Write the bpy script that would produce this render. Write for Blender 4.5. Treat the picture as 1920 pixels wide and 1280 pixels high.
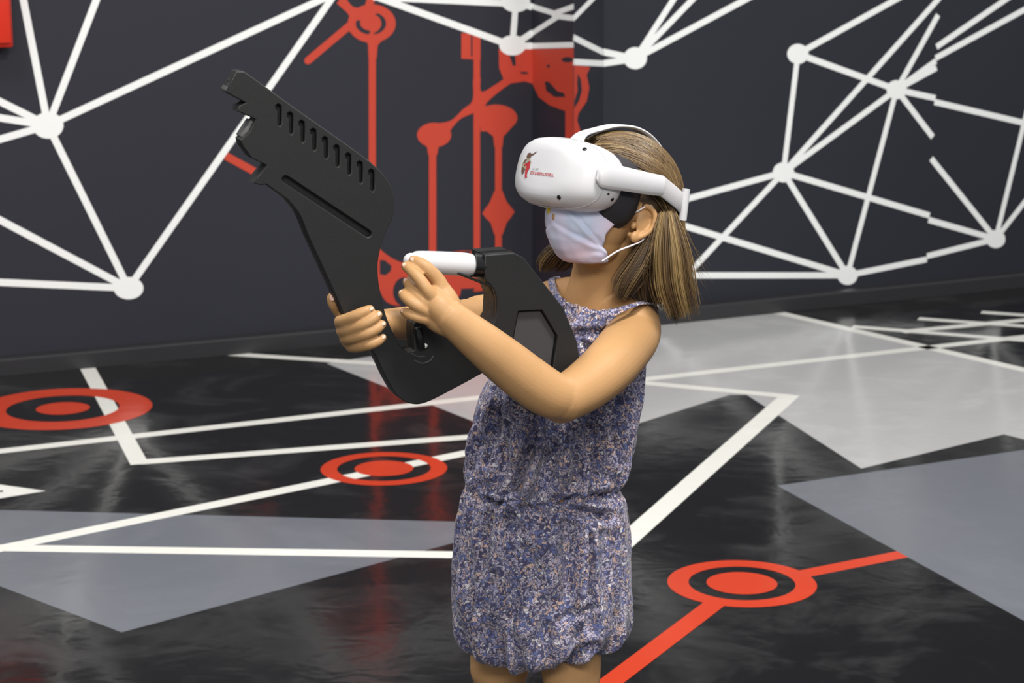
import bpy, bmesh, math, random
import numpy as np
from mathutils import Vector, Matrix, noise
from mathutils.bvhtree import BVHTree
random.seed(7); rng = np.random.default_rng(7)
for o in list(bpy.data.objects): bpy.data.objects.remove(o)
S = bpy.context.scene
C = S.collection
R = math.radians

# ------------------------------------------------------------------ camera, light, exposure
F = 4000.0; CAMH = 1.6; HOR = -200.0
PITCH = math.atan((640 - HOR) / F)
cd = bpy.data.cameras.new('camera'); cam = bpy.data.objects.new('camera', cd); C.objects.link(cam)
cam.location = (0, 0, CAMH); cam.rotation_euler = (math.pi / 2 - PITCH, 0, 0)
cd.sensor_width = 36; cd.lens = F / 1920 * 36; cd.clip_start = 0.05
cd.dof.use_dof = True; cd.dof.focus_distance = 3.15; cd.dof.aperture_fstop = 11
S.camera = cam
w = bpy.data.worlds.new('world'); S.world = w; w.use_nodes = True
w.node_tree.nodes['Background'].inputs[0].default_value = (0.93, 0.96, 1.0, 1)
w.node_tree.nodes['Background'].inputs[1].default_value = 0.31
def area(name, loc, tgt, size, power, col=(1, 0.97, 0.91)):
    l = bpy.data.lights.new(name, 'AREA'); l.shape = 'RECTANGLE'; l.size = size[0]; l.size_y = size[1]
    l.energy = power; l.color = col
    o = bpy.data.objects.new(name, l); C.objects.link(o); o.location = loc
    o.rotation_euler = (Vector(tgt) - Vector(loc)).to_track_quat('-Z', 'Y').to_euler()
    return o
area('hall_light', (0.9, 1.6, 4.3), (0.2, 3.4, 0), (1.0, 0.6), 138)
area('hall_light', (-2.2, 4.2, 4.3), (-1.4, 5.2, 0), (1.4, 1.4), 85)
area('hall_light', (2.6, 5.4, 4.3), (2.0, 6.2, 0), (1.4, 1.4), 85)
area('hall_light', (0.2, -2.0, 4.0), (0.2, 6.0, 0.4), (3.0, 1.0), 150)
S.view_settings.view_transform = 'Standard'; S.view_settings.look = 'None'
S.view_settings.exposure = 0.28; S.view_settings.gamma = 1.0; S.view_settings.use_curve_mapping = False

# ------------------------------------------------------------------ helpers
cp, sp = math.cos(PITCH), math.sin(PITCH)
def ray(x, y):
    a = (x - 960) / F; b = -(y - 640) / F
    return Vector((a, cp + b * sp, -sp + b * cp))
CAM = Vector((0, 0, CAMH))
def W(x, y, Y):
    d = ray(x, y); return CAM + d * (Y / d.y)
def MPP(x, y, Y):                       # metres per pixel at that point
    return (Y / ray(x, y).y) / F
def on_plane(x, y, p0, n):
    d = ray(x, y); return CAM + d * ((p0 - CAM).dot(n) / d.dot(n))
def on_floor(x, y, z=0.0):
    d = ray(x, y); t = (z - CAMH) / d.z; return CAM + d * t

def col(c):                              # sRGB 0-255 to linear
    r = []
    for v in c:
        v /= 255; r.append(v / 12.92 if v <= 0.04045 else ((v + 0.055) / 1.055) ** 2.4)
    return (*r, 1)
def mat(name, c, rough=0.5, spec=0.5, noise_amt=0.0, nscale=20, bump=0.0, bscale=60, sss=0.0, coat=0.0, sheen=0.0):
    m = bpy.data.materials.new(name); m.use_nodes = True
    nt = m.node_tree; b = nt.nodes['Principled BSDF']
    b.inputs['Base Color'].default_value = col(c); b.inputs['Roughness'].default_value = rough
    b.inputs['Specular IOR Level'].default_value = spec
    b.inputs['Coat Weight'].default_value = coat
    b.inputs['Sheen Weight'].default_value = sheen
    if sss:
        b.inputs['Subsurface Weight'].default_value = sss
        b.inputs['Subsurface Radius'].default_value = (0.9, 0.35, 0.2); b.inputs['Subsurface Scale'].default_value = 0.006
    tc = nt.nodes.new('ShaderNodeTexCoord')
    if noise_amt:
        n = nt.nodes.new('ShaderNodeTexNoise'); n.inputs['Scale'].default_value = nscale; n.inputs['Detail'].default_value = 5
        nt.links.new(tc.outputs['Object'], n.inputs['Vector'])
        mx = nt.nodes.new('ShaderNodeMix'); mx.data_type = 'RGBA'
        c2 = col(c)
        mx.inputs[6].default_value = (*[v * (1 - noise_amt) for v in c2[:3]], 1)
        mx.inputs[7].default_value = (*[min(1, v * (1 + noise_amt)) for v in c2[:3]], 1)
        nt.links.new(n.outputs['Fac'], mx.inputs[0]); nt.links.new(mx.outputs[2], b.inputs['Base Color'])
    if bump:
        n2 = nt.nodes.new('ShaderNodeTexNoise'); n2.inputs['Scale'].default_value = bscale; n2.inputs['Detail'].default_value = 3
        nt.links.new(tc.outputs['Object'], n2.inputs['Vector'])
        bp = nt.nodes.new('ShaderNodeBump'); bp.inputs['Strength'].default_value = bump; bp.inputs['Distance'].default_value = 0.002
        nt.links.new(n2.outputs['Fac'], bp.inputs['Height']); nt.links.new(bp.outputs[0], b.inputs['Normal'])
    return m
def tag(o, label=None, cat=None, group=None, kind=None):
    for k, v in (('label', label), ('category', cat), ('group', group), ('kind', kind)):
        if v: o[k] = v
def link(name, me, mats, parent=None, smooth=True, angle=None):
    if not isinstance(mats, (list, tuple)): mats = [mats]
    for m in mats: me.materials.append(m)
    o = bpy.data.objects.new(name, me); C.objects.link(o)
    if parent is not None: o.parent = parent; o.matrix_parent_inverse = parent.matrix_world.inverted() if False else Matrix.Translation(-parent.location)
    if smooth: me.polygons.foreach_set('use_smooth', [True] * len(me.polygons))
    if angle is not None: me.set_sharp_from_angle(angle=R(angle))
    me.update()
    return o
def mesh(name, bm):
    me = bpy.data.meshes.new(name); bm.to_mesh(me); bm.free(); return me
def empty(name, loc):
    o = bpy.data.objects.new(name, None); o.empty_display_size = 0.05; C.objects.link(o); o.location = loc; return o

def loft(bm, rings, cap0=True, cap1=True, closed=True):
    vs = [[bm.verts.new(p) for p in r] for r in rings]
    n = len(vs[0])
    for i in range(len(vs) - 1):
        for j in range(n if closed else n - 1):
            k = (j + 1) % n
            bm.faces.new((vs[i][j], vs[i][k], vs[i + 1][k], vs[i + 1][j]))
    if cap0: bm.faces.new(list(reversed(vs[0])))
    if cap1: bm.faces.new(vs[-1])
    return vs
def catmull(pts, n):
    """pts: list of np arrays, returns resampled"""
    P = [np.array(p, float) for p in pts]
    P = [2 * P[0] - P[1]] + P + [2 * P[-1] - P[-2]]
    out = []
    for i in range(1, len(P) - 2):
        for k in range(n):
            t = k / n
            out.append(0.5 * ((2 * P[i]) + (-P[i - 1] + P[i + 1]) * t + (2 * P[i - 1] - 5 * P[i] + 4 * P[i + 1] - P[i + 2]) * t * t + (-P[i - 1] + 3 * P[i] - 3 * P[i + 1] + P[i + 2]) * t ** 3))
    out.append(P[-2]); return out
def tube(bm, pts, sides=20, n=6, flat=1.0, flat_dir=None, round_ends=True):
    """pts: (x,y,z,r) world; a tapered tube with rounded ends"""
    Q = catmull(pts, n) if n > 1 else [np.array(p, float) for p in pts]
    ps = [Vector(q[:3]) for q in Q]; rs = [max(1e-4, q[3]) for q in Q]
    if round_ends:
        d0 = (ps[0] - ps[1]).normalized(); d1 = (ps[-1] - ps[-2]).normalized()
        A = []; B = []
        for a in (85, 65, 45, 22):
            A.append((ps[0] + d0 * rs[0] * math.sin(R(a)), rs[0] * math.cos(R(a))))
        for a in (22, 45, 65, 85):
            B.append((ps[-1] + d1 * rs[-1] * math.sin(R(a)), rs[-1] * math.cos(R(a))))
        ps = [a[0] for a in A] + ps + [b[0] for b in B]; rs = [a[1] for a in A] + rs + [b[1] for b in B]
    rings = []; up = Vector(flat_dir) if flat_dir is not None else Vector((0.13, 0.2, 1))
    prev = None
    for i, p in enumerate(ps):
        t = (ps[min(i + 1, len(ps) - 1)] - ps[max(i - 1, 0)]).normalized()
        if prev is None:
            u = up - t * up.dot(t)
            if u.length < 1e-3: u = Vector((1, 0, 0)) - t * t.x
        else:
            u = prev - t * prev.dot(t)
        u.normalize(); prev = u; v = t.cross(u)
        rings.append([p + u * (math.cos(a) * rs[i] * flat) + v * (math.sin(a) * rs[i]) for a in [2 * math.pi * k / sides for k in range(sides)]])
    loft(bm, rings)
def ptube(bm, pts, **k):                # pts: (px,py,Y,r_px)
    tube(bm, [(*W(x, y, Y), r * MPP(x, y, Y)) for x, y, Y, r in pts], **k)
def ellipsoid(bm, M, radii, u=24, v=16):
    r = bmesh.ops.create_uvsphere(bm, u_segments=u, v_segments=v, radius=1)
    bmesh.ops.transform(bm, matrix=M @ Matrix.Diagonal((*radii, 1)), verts=r['verts'])
def box(bm, M, size, bevel=0.0, seg=2):
    r = bmesh.ops.create_cube(bm, size=1)
    bmesh.ops.transform(bm, matrix=Matrix.Diagonal((*size, 1)), verts=r['verts'])
    if bevel:
        es = list({e for v in r['verts'] for e in v.link_edges})
        rr = bmesh.ops.bevel(bm, geom=es, offset=bevel, segments=seg, affect='EDGES', profile=0.5)
        vs = list({v for f in rr['faces'] for v in f.verts} | {v for v in r['verts'] if v.is_valid})
    else: vs = r['verts']
    bmesh.ops.transform(bm, matrix=M, verts=vs)

# ------------------------------------------------------------------ materials
def wall_mat(name, c, amt=0.06, rough=0.62):
    return mat(name, c, rough=rough, spec=0.35, noise_amt=amt, nscale=1.7, bump=0.08, bscale=90)
M_wall = wall_mat('wall_paint_dark_blue_grey', (41, 42, 52))
M_wwhite = wall_mat('wall_paint_white', (244, 246, 246), 0.03)
M_wred = wall_mat('wall_paint_red', (196, 68, 50), 0.05)
M_base = mat('baseboard_paint', (45, 45, 48), rough=0.35, noise_amt=0.12, nscale=6)
def floor_mat(name, c, dust=0.0, rough=0.12):
    m = bpy.data.materials.new(name); m.use_nodes = True; nt = m.node_tree; N = nt.nodes; L = nt.links
    b = N['Principled BSDF']; b.inputs['Specular IOR Level'].default_value = 0.62
    g = N.new('ShaderNodeNewGeometry')
    # uneven poured surface
    mp = N.new('ShaderNodeMapping'); mp.inputs['Scale'].default_value = (1.0, 1.0, 1.0); L.new(g.outputs['Position'], mp.inputs[0])
    n1 = N.new('ShaderNodeTexNoise'); n1.inputs['Scale'].default_value = 8.0; n1.inputs['Detail'].default_value = 2.5; n1.inputs['Distortion'].default_value = 0.5
    L.new(mp.outputs[0], n1.inputs['Vector'])
    bp = N.new('ShaderNodeBump'); bp.inputs['Strength'].default_value = 0.40; bp.inputs['Distance'].default_value = 0.0032
    L.new(n1.outputs['Fac'], bp.inputs['Height'])
    n1b = N.new('ShaderNodeTexNoise'); n1b.inputs['Scale'].default_value = 60.0; n1b.inputs['Detail'].default_value = 3
    L.new(mp.outputs[0], n1b.inputs['Vector'])
    bp2 = N.new('ShaderNodeBump'); bp2.inputs['Strength'].default_value = 0.16; bp2.inputs['Distance'].default_value = 0.0006
    L.new(n1b.outputs['Fac'], bp2.inputs['Height']); L.new(bp.outputs[0], bp2.inputs['Normal'])
    L.new(bp2.outputs[0], b.inputs['Normal'])
    # dust and scuffs
    n2 = N.new('ShaderNodeTexNoise'); n2.inputs['Scale'].default_value = 2.6; n2.inputs['Detail'].default_value = 9; n2.inputs['Roughness'].default_value = 0.66; n2.inputs['Distortion'].default_value = 0.7
    L.new(mp.outputs[0], n2.inputs['Vector'])
    cr = N.new('ShaderNodeValToRGB'); cr.color_ramp.elements[0].position = 0.50; cr.color_ramp.elements[1].position = 0.80
    L.new(n2.outputs['Fac'], cr.inputs[0])
    mx = N.new('ShaderNodeMix'); mx.data_type = 'RGBA'; mx.inputs[6].default_value = col(c); mx.inputs[7].default_value = col([min(255, v + dust) for v in c])
    L.new(cr.outputs[0], mx.inputs[0]); L.new(mx.outputs[2], b.inputs['Base Color'])
    mr = N.new('ShaderNodeMapRange'); mr.inputs[3].default_value = rough; mr.inputs[4].default_value = rough + 0.16
    L.new(cr.outputs[0], mr.inputs[0]); L.new(mr.outputs[0], b.inputs['Roughness'])
    return m
M_fblack = floor_mat('floor_paint_black', (25, 25, 26), 40)
M_flight = floor_mat('floor_paint_light_grey', (188, 188, 190), 12, 0.16)
M_fmid = floor_mat('floor_paint_mid_grey', (112, 115, 124), 10, 0.16)
M_fwhite = floor_mat('floor_paint_white', (242, 242, 236), 6, 0.2)
M_fred = floor_mat('floor_paint_red', (206, 64, 34), 8, 0.18)

# ------------------------------------------------------------------ floor and its painted pattern (one mesh)
def flat_poly(bm, pts, mi):
    f = bm.faces.new([bm.verts.new(p) for p in pts]); f.material_index = mi
    f.normal_update(); return f
def strip(bm, a, b, wd, n, mi, ext=0.0):
    d = (b - a).normalized(); s = n.cross(d) * wd / 2; a = a - d * ext; b = b + d * ext
    f = flat_poly(bm, [a - s, b - s, b + s, a + s], mi)
def up_faces(bm, n):
    for f in bm.faces:
        f.normal_update()
        if f.normal.dot(n) < 0: f.normal_flip()
bm = bmesh.new(); Z = Vector((0, 0, 1))
flat_poly(bm, [Vector(p) for p in ((-6, -1, 0), (7, -1, 0), (7, 14, 0), (-6, 14, 0))], 0)
def fpoly(pts, mi, z): flat_poly(bm, [on_floor(x, y, z * 0.3) for x, y in pts], mi)
def fline(x0, y0, x1, y1, z=0.0010, wd=0.054, mi=3, ext=0): strip(bm, on_floor(x0, y0, z * 0.3), on_floor(x1, y1, z * 0.3), wd, Z, mi, ext)
fpoly([(612, 681), (700, 667), (1245, 604), (1445, 583), (1920, 693), (2150, 745), (2150, 880), (1882, 814), (1615, 878), (1400, 740), (1368, 740), (1030, 846)], 1, 0.0004)
fpoly([(-300, 948), (985, 981), (228, 1185), (-300, 985)], 2, 0.0004)
fpoly([(1457, 910), (2100, 817), (2100, 1262)], 2, 0.0004)
fline(-300, 879, 2100, 611)
fline(1434, 580, 2100, 735)
fline(1598, 612, 2050, 648, z=0.0011)
fline(1690, 622, 2000, 592, z=0.0012)
fline(1722, 597, 2000, 617, z=0.0013)
fline(1840, 585, 2000, 596, z=0.0014)
fline(1150, 712, 1482, 743, z=0.0012)
fline(1482, 740, 1110, 1070, z=0.0013, wd=0.062)
fline(412, 662, 780, 686)
fline(262, 866, 1010, 809, z=0.0012, ext=0.0)
fline(163, 687, 262, 870, z=0.0014, wd=0.052)
fline(-40, 1036, 1000, 823, z=0.0012)
fline(-40, 1026, 950, 1041, z=0.0013)
fpoly([(-60, 905), (0, 908), (86, 920), (0, 934), (-60, 938)], 3, 0.0010)
fpoly([(-50, 919), (6, 919), (6, 922), (-50, 923)], 0, 0.0016)
def ring(cx, cy, wpx, ratios, z0):
    z0 *= 0.3
    c = on_floor(cx, cy); r = wpx / 2 * (c - CAM).dot(Vector((0, cp, -sp))) / F
    def circ(rr, z): return [Vector((c.x + rr * math.cos(t), c.y + rr * math.sin(t), z)) for t in [2 * math.pi * i / 72 for i in range(72)]]
    o_ = circ(r, z0); i_ = circ(r * ratios[0], z0)
    vo = [bm.verts.new(p) for p in o_]; vi = [bm.verts.new(p) for p in i_]
    for i in range(72):
        f = bm.faces.new((vo[i], vo[(i + 1) % 72], vi[(i + 1) % 72], vi[i])); f.material_index = 4
    flat_poly(bm, circ(r * ratios[1], z0), 4)
    return c
ring(118, 765.5, 331, (0.63, 0.30), 0.0020)
ring(720, 878, 237, (0.74, 0.465), 0.0020)
ring(1391, 1093, 279, (0.715, 0.475), 0.0020)
fline(1508, 1075, 1700, 1037, z=0.0003, mi=4, wd=0.052)
fline(1352, 1122, 1020, 1372, z=0.0022, mi=4, wd=0.052)
up_faces(bm, Z)
fl = link('floor', mesh('floor', bm), [M_fblack, M_flight, M_fmid, M_fwhite, M_fred], smooth=False)
fl['kind'] = 'structure'

# ------------------------------------------------------------------ walls with their painted pattern
BP, BH = 0.07, 0.058                                # baseboard protrusion and height
def wall_frame(xa, ya, xb, yb):
    """wall plane BP behind the baseboard foot line drawn through two floor points"""
    a = on_floor(xa, ya); b = on_floor(xb, yb); d = (b - a).normalized()
    n = Vector((d.y, -d.x, 0))                      # towards the camera
    return a - n * BP, d, n
LA, Ld, Ln = wall_frame(0, 706, 623, 648)
RA, Rd, Rn = wall_frame(1245, 609, 1920, 539)
def wall_pt(x, y, A, n): return on_plane(x, y, A, n)
K0 = wall_pt(998, 300, LA, Ln); K0.z = 0
K2 = wall_pt(1130, 300, RA, Rn); K2.z = 0
K1 = K0 + Ln * 0.30
# place the pilaster nose on the line of sight of x = 1075
r1 = ray(1075, 300); tt = r1.x / r1.y
# K0 + Ln*s has x = tt*y
s_ = (tt * K0.y - K0.x) / (Ln.x - tt * Ln.y); K1 = K0 + Ln * s_
WH = 3.6
L_end = K0; L_beg = LA - Ld * 2.6; R_end = RA + Rd * 3.2
class Wall:
    def __init__(s, name, a, b, th=0.12):
        s.name = name; s.a = a.copy(); s.b = b.copy(); s.a.z = s.b.z = 0
        s.d = (s.b - s.a).normalized(); s.n = Vector((s.d.y, -s.d.x, 0))
        s.bm = bmesh.new(); s.k = 0
        h = Vector((0, 0, WH)); t = s.n * -th
        A, B = s.a, s.b
        q = [A, B, B + h, A + h]
        flat_poly(s.bm, q, 0)
        vs = [[s.bm.verts.new(p) for p in q], [s.bm.verts.new(p + t) for p in q]]
        for i in range(4):
            s.bm.faces.new((vs[0][i], vs[0][(i + 1) % 4], vs[1][(i + 1) % 4], vs[1][i]))
        s.bm.faces.new(list(reversed(vs[1])))
    def P(s, x, y, lift=0.0008):
        A = s.a + s.n * lift
        return on_plane(x, y, A, s.n)
    def lift(s): s.k += 1; return 0.0006 + 0.00002 * s.k
    def line(s, x0, y0, x1, y1, mi=1, wd=0.0235, lift=None):
        l = s.lift() if lift is None else lift
        strip(s.bm, s.P(x0, y0, l), s.P(x1, y1, l), wd, s.n, mi)
    def poly(s, pts, mi, lift=None):
        l = s.lift() if lift is None else lift
        flat_poly(s.bm, [s.P(x, y, l) for x, y in pts], mi)
    def disc(s, x, y, rx, ry, mi, lift=None):
        s.poly([(x + rx * math.cos(t), y + ry * math.sin(t)) for t in [2 * math.pi * i / 36 for i in range(36)]], mi, lift)
    def done(s):
        for f in s.bm.faces:
            f.normal_update()
            if abs(f.normal.dot(s.n)) > 0.99 and f.normal.dot(s.n) < 0 and (f.calc_center_median() - s.a).dot(s.n) > -0.001: f.normal_flip()
        o = link(s.name, mesh(s.name, s.bm), [M_wall, M_wwhite, M_wred], smooth=False); o['kind'] = 'structure'; return o
def arc(x, y, rx, ry, a0, a1, n=14): return [(x + rx * math.cos(R(a0 + (a1 - a0) * i / n)), y + ry * math.sin(R(a0 + (a1 - a0) * i / n))) for i in range(n + 1)]

wl = Wall('wall_left', L_beg, K0)
# red circuit drawing
r_ = lambda pts: wl.poly(pts, 2)
wl.disc(697, 44, 45, 36, 2)
r_([(676, 70), (690, 82), (691, 110), (706, 110), (708, 85), (722, 70)])
wl.line(698, 78, 698, 560, 2, 0.0275)
wl.line(577, 114, 665, 40, 2, 0.027); wl.disc(577, 114, 6.5, 6.5, 2)
wl.line(636, 0, 672, 32, 2, 0.03); wl.line(690, 16, 705, -30, 2, 0.03)
r_([(630, -8), (655, 30), (655, 60), (690, 60), (690, 20), (660, 12), (645, -8)])
wl.poly(arc(697, 45, 30, 20, 100, 200) + arc(699, 43, 24, 15, 200, 100), 0)
wl.poly(arc(697, 44, 27, 21, -65, 75) + arc(693, 44, 22, 19, 75, -65), 0)
r_([(865, 58), (901, 62), (901, 112), (865, 110)]); wl.poly([(883, 66), (886, 66), (886, 106), (883, 106)], 0)
wl.poly([(865, 57), (905, 57), (905, 62), (865, 62)], 0)
wl.line(894, 66, 894, 480, 2, 0.0265)
wl.disc(814, 253, 32, 23, 2)
r_([(785, 262), (801, 276), (803, 290), (820, 290), (822, 275), (842, 262)])
wl.line(811, 270, 811, 480, 2, 0.029)
c_up = catmull([(815, 232, 0), (845, 226, 0), (868, 205, 0), (886, 188, 0), (887, 150, 0)], 5)
c_dn = catmull([(901, 145, 0), (903, 172, 0), (930, 158, 0), (960, 140, 0), (1000, 140, 0)], 5)
c_lo = catmull([(1000, 156, 0), (965, 153, 0), (920, 185, 0), (905, 205, 0)], 5)
c_l2 = catmull([(887, 212, 0), (862, 224, 0), (842, 248, 0), (835, 264, 0)], 5)
r_([(p[0], p[1]) for p in c_up + c_dn + c_lo + c_l2])
wl.disc(930, 221, 40, 25, 2); r_([(901, 195), (930, 205), (930, 246), (901, 246)])
r_([(905, 240), (925, 256), (927, 275), (942, 275), (944, 256), (962, 236)])
wl.line(934.5, 250, 934.5, 480, 2, 0.027)
r_([(927, 358), (942, 358), (950, 378), (965, 397), (950, 418), (942, 440), (927, 440), (920, 418), (904, 400), (918, 380)])
wl.disc(934, 399, 27, 19, 2)
mass = catmull([(690, 440, 0), (716, 470, 0), (748, 490, 0), (790, 497, 0), (850, 472, 0), (905, 470, 0), (945, 468, 0), (962, 480, 0), (960, 520, 0), (925, 533, 0), (904, 545, 0), (876, 548, 0), (850, 560, 0), (800, 572, 0), (735, 571, 0), (712, 545, 0), (700, 500, 0)], 4)
r_([(p[0], p[1]) for p in mass])
wl.poly([(712, 487), (722, 488), (734, 498), (733, 508), (723, 516), (712, 514)], 0)
wl.disc(757, 547, 20, 27, 0); wl.poly([(865, 541), (890, 540), (885, 552), (862, 556)], 0)
wl.poly([(824, 476), (884, 470), (878, 478), (824, 486)], 0)
wl.poly([(904, 440), (924, 440), (924, 466), (904, 466)], 0)
wl.line(423, 292, 500, 334, 2, 0.027)
# blob that runs on across the pilaster
r_([(935, 92), (1000, 92), (1000, 157), (975, 150), (952, 152), (944, 148), (936, 128)] )
r_([(930, 160), (945, 150), (950, 140), (934, 115), (960, 130), (1000, 150), (960, 156)])
wl.poly([(955, 104), (966, 104), (967, 122), (962, 124)], 0); wl.poly([(975, 134), (990, 135), (990, 139), (978, 139)], 0)
# white network
for a in ((90, 235, 36, -40), (90, 235, 198, -45), (90, 235, 720, -55), (90, 235, 241, 540), (90, 235, -420, -18), (90, 235, -420, 155),
          (90, 235, -420, 383), (241, 540, -420, 190), (241, 540, -420, 510), (241, 540, 655, -50), (640, -30, 961, 86), (700, -6, 967, 7),
          (961, 86, 967, 5), (967, 5, 998, 13), (961, 86, 999, 61), (961, 86, 998, 86)):
    wl.line(*a, wd=0.0245)
for x, y, rx, ry in ((90, 235, 29, 25), (241, 540, 28, 21), (961, 85, 25, 19), (967, 3, 27, 20)): wl.disc(x, y, rx, ry, 1)
wl.done()
# pilaster: side face and nose face
wa = Wall('wall_corner', K0, K1, 0.002)
wa.poly([(998, 92), (1076, 90), (1076, 330), (1060, 330), (1060, 208), (1048, 204), (1030, 197), (1010, 182), (998, 157)], 2)
wa.poly(catmull([(1021, 152, 0), (1030, 154, 0), (1045, 172, 0), (1058, 175, 0), (1058, 183, 0), (1035, 180, 0), (1022, 166, 0)], 4) and [(1021, 153), (1029, 153), (1045, 171), (1057, 174), (1060, 182), (1040, 182), (1024, 170)], 0)
wa.poly([(1000, 200), (998, 178), (1010, 190), (1030, 203), (1060, 212), (1060, 240), (998, 240)], 0)
wa.disc(1064, 112, 11, 5, 0); wa.disc(1028, 124, 3, 3, 0)
for a in ((998, 12, 1045, 27), (998, 62, 1048, 30), (1040, 25, 1076, 12), (1040, 30, 1076, 34), (998, 86, 1076, 84)): wa.line(*a, wd=0.02)
wa.disc(1043, 29, 9, 6, 1)
wa.done()
wb = Wall('wall_pilaster', K1, K2, 0.002)
wb.poly([(1076, 122), (1098, 124), (1107, 126), (1100, 140), (1105, 165), (1100, 190), (1085, 212), (1082, 225), (1090, 250), (1090, 330), (1076, 330)], 2)
wb.poly([(1083, 138), (1089, 148), (1091, 170), (1086, 188), (1077, 203), (1077, 190), (1083, 170), (1082, 155)], 0)
for a in ((1075, 35, 1131, -22), (1075, 70, 1131, 98), (1075, 116, 1131, 119)): wb.line(*a, wd=0.022)
wb.done()
wr = Wall('wall_right', K2, R_end)
for a in ((1191, 110, 1130, 97), (1191, 110, 1130, 119), (1191, 110, 1288, -40), (1191, 110, 1338, -42), (1191, 110, 1480, -45),
          (1496, 101, 1750, -40), (1496, 101, 1681, 168), (1496, 101, 1469, 323), (1469, 323, 1798, -45), (1469, 323, 1681, 168),
          (1681, 168, 1759, 28), (1681, 168, 1755, 114), (1681, 168, 1756, 127), (1681, 168, 1754, 184), (1681, 168, 1749, 257), (1681, 168, 1589, 516),
          (1469, 323, 1589, 516), (1469, 323, 1743, 404), (1589, 516, 1738, 486), (1469, 323, 1200, 397), (1469, 323, 1190, 620), (1589, 516, 1190, 395), (1589, 516, 1190, 516),
          (1756, 88, 1950, -45), (1754, 109, 1980, -14), (1752, 191, 2000, 249), (1746, 297, 1867, 448), (1741, 412, 1867, 448), (1738, 480, 1867, 448),
          (1867, 448, 1935, 170), (1867, 448, 2000, 278), (1935, 232, 2060, -40), (2000, 249, 2060, 420)):
    wr.line(*a, wd=0.0240)
for x, y, r in ((1191, 109, 22), (1496, 101, 20), (1681, 168, 19), (1469, 323, 20), (1589, 516, 19), (1867, 448, 18)): wr.disc(x, y, r, r * 0.94, 1)
wr.done()
# shallow joint between the two wall panels right of the second node
def baseboard(name, pts):
    bm = bmesh.new()
    prof = [(0, 0), (BP, 0), (BP, BH - 0.006), (BP - 0.006, BH), (0, BH)]
    ns = []
    for i in range(len(pts)):
        if i == 0: n = Vector(((pts[1] - pts[0]).y, -(pts[1] - pts[0]).x, 0)).normalized(); sc = 1
        elif i == len(pts) - 1: n = Vector(((pts[-1] - pts[-2]).y, -(pts[-1] - pts[-2]).x, 0)).normalized(); sc = 1
        else:
            d0 = (pts[i] - pts[i - 1]).normalized(); d1 = (pts[i + 1] - pts[i]).normalized()
            n0 = Vector((d0.y, -d0.x, 0)); n1 = Vector((d1.y, -d1.x, 0)); n = (n0 + n1).normalized(); sc = 1 / max(0.3, n.dot(n0))
        ns.append(n * sc)
    loft(bm, [[p + n * q[0] + Vector((0, 0, q[1] + 0.0005)) for q in prof] for p, n in zip(pts, ns)])
    bmesh.ops.recalc_face_normals(bm, faces=bm.faces)
    o = link(name, mesh(name, bm), M_base, smooth=False); o['kind'] = 'structure'
baseboard('baseboard_left', [L_beg, K0])
baseboard('baseboard_corner', [K0 + Ln * (BP + 0.002), K1])
baseboard('baseboard_right', [K2, R_end])

# red box on the wall, top left
redp = mat('red_box_plastic', (196, 40, 24), rough=0.35, noise_amt=0.08)
c0 = wl.P(18, 88, 0); c1 = wl.P(-130, 88, 0)
wid = (c0 - c1).length; hz = 0.34
rb = empty('wall_box', ((c0 + c1) / 2) + Vector((0, 0, 0)))
tag(rb, 'red box mounted high on the dark wall at the far left edge', 'wall box')
Mx = Matrix(((Ld.x, -Ln.x, 0, 0), (Ld.y, -Ln.y, 0, 0), (0, 0, 1, 0), (0, 0, 0, 1)))
ctr = (c0 + c1) / 2
bm = bmesh.new(); box(bm, Matrix.Translation(ctr + Ln * 0.046 + Z * hz / 2) @ Mx, (wid - 0.012, 0.09, hz), 0.008)
link('housing', mesh('housing', bm), redp, rb, angle=40)
bm = bmesh.new(); box(bm, Matrix.Translation(ctr + Ln * 0.097 + Z * (hz / 2)) @ Mx, (wid - 0.03, 0.014, hz - 0.03), 0.005)
link('door', mesh('door', bm), mat('red_box_door', (214, 52, 32), rough=0.3, noise_amt=0.05), rb, angle=40)

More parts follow.
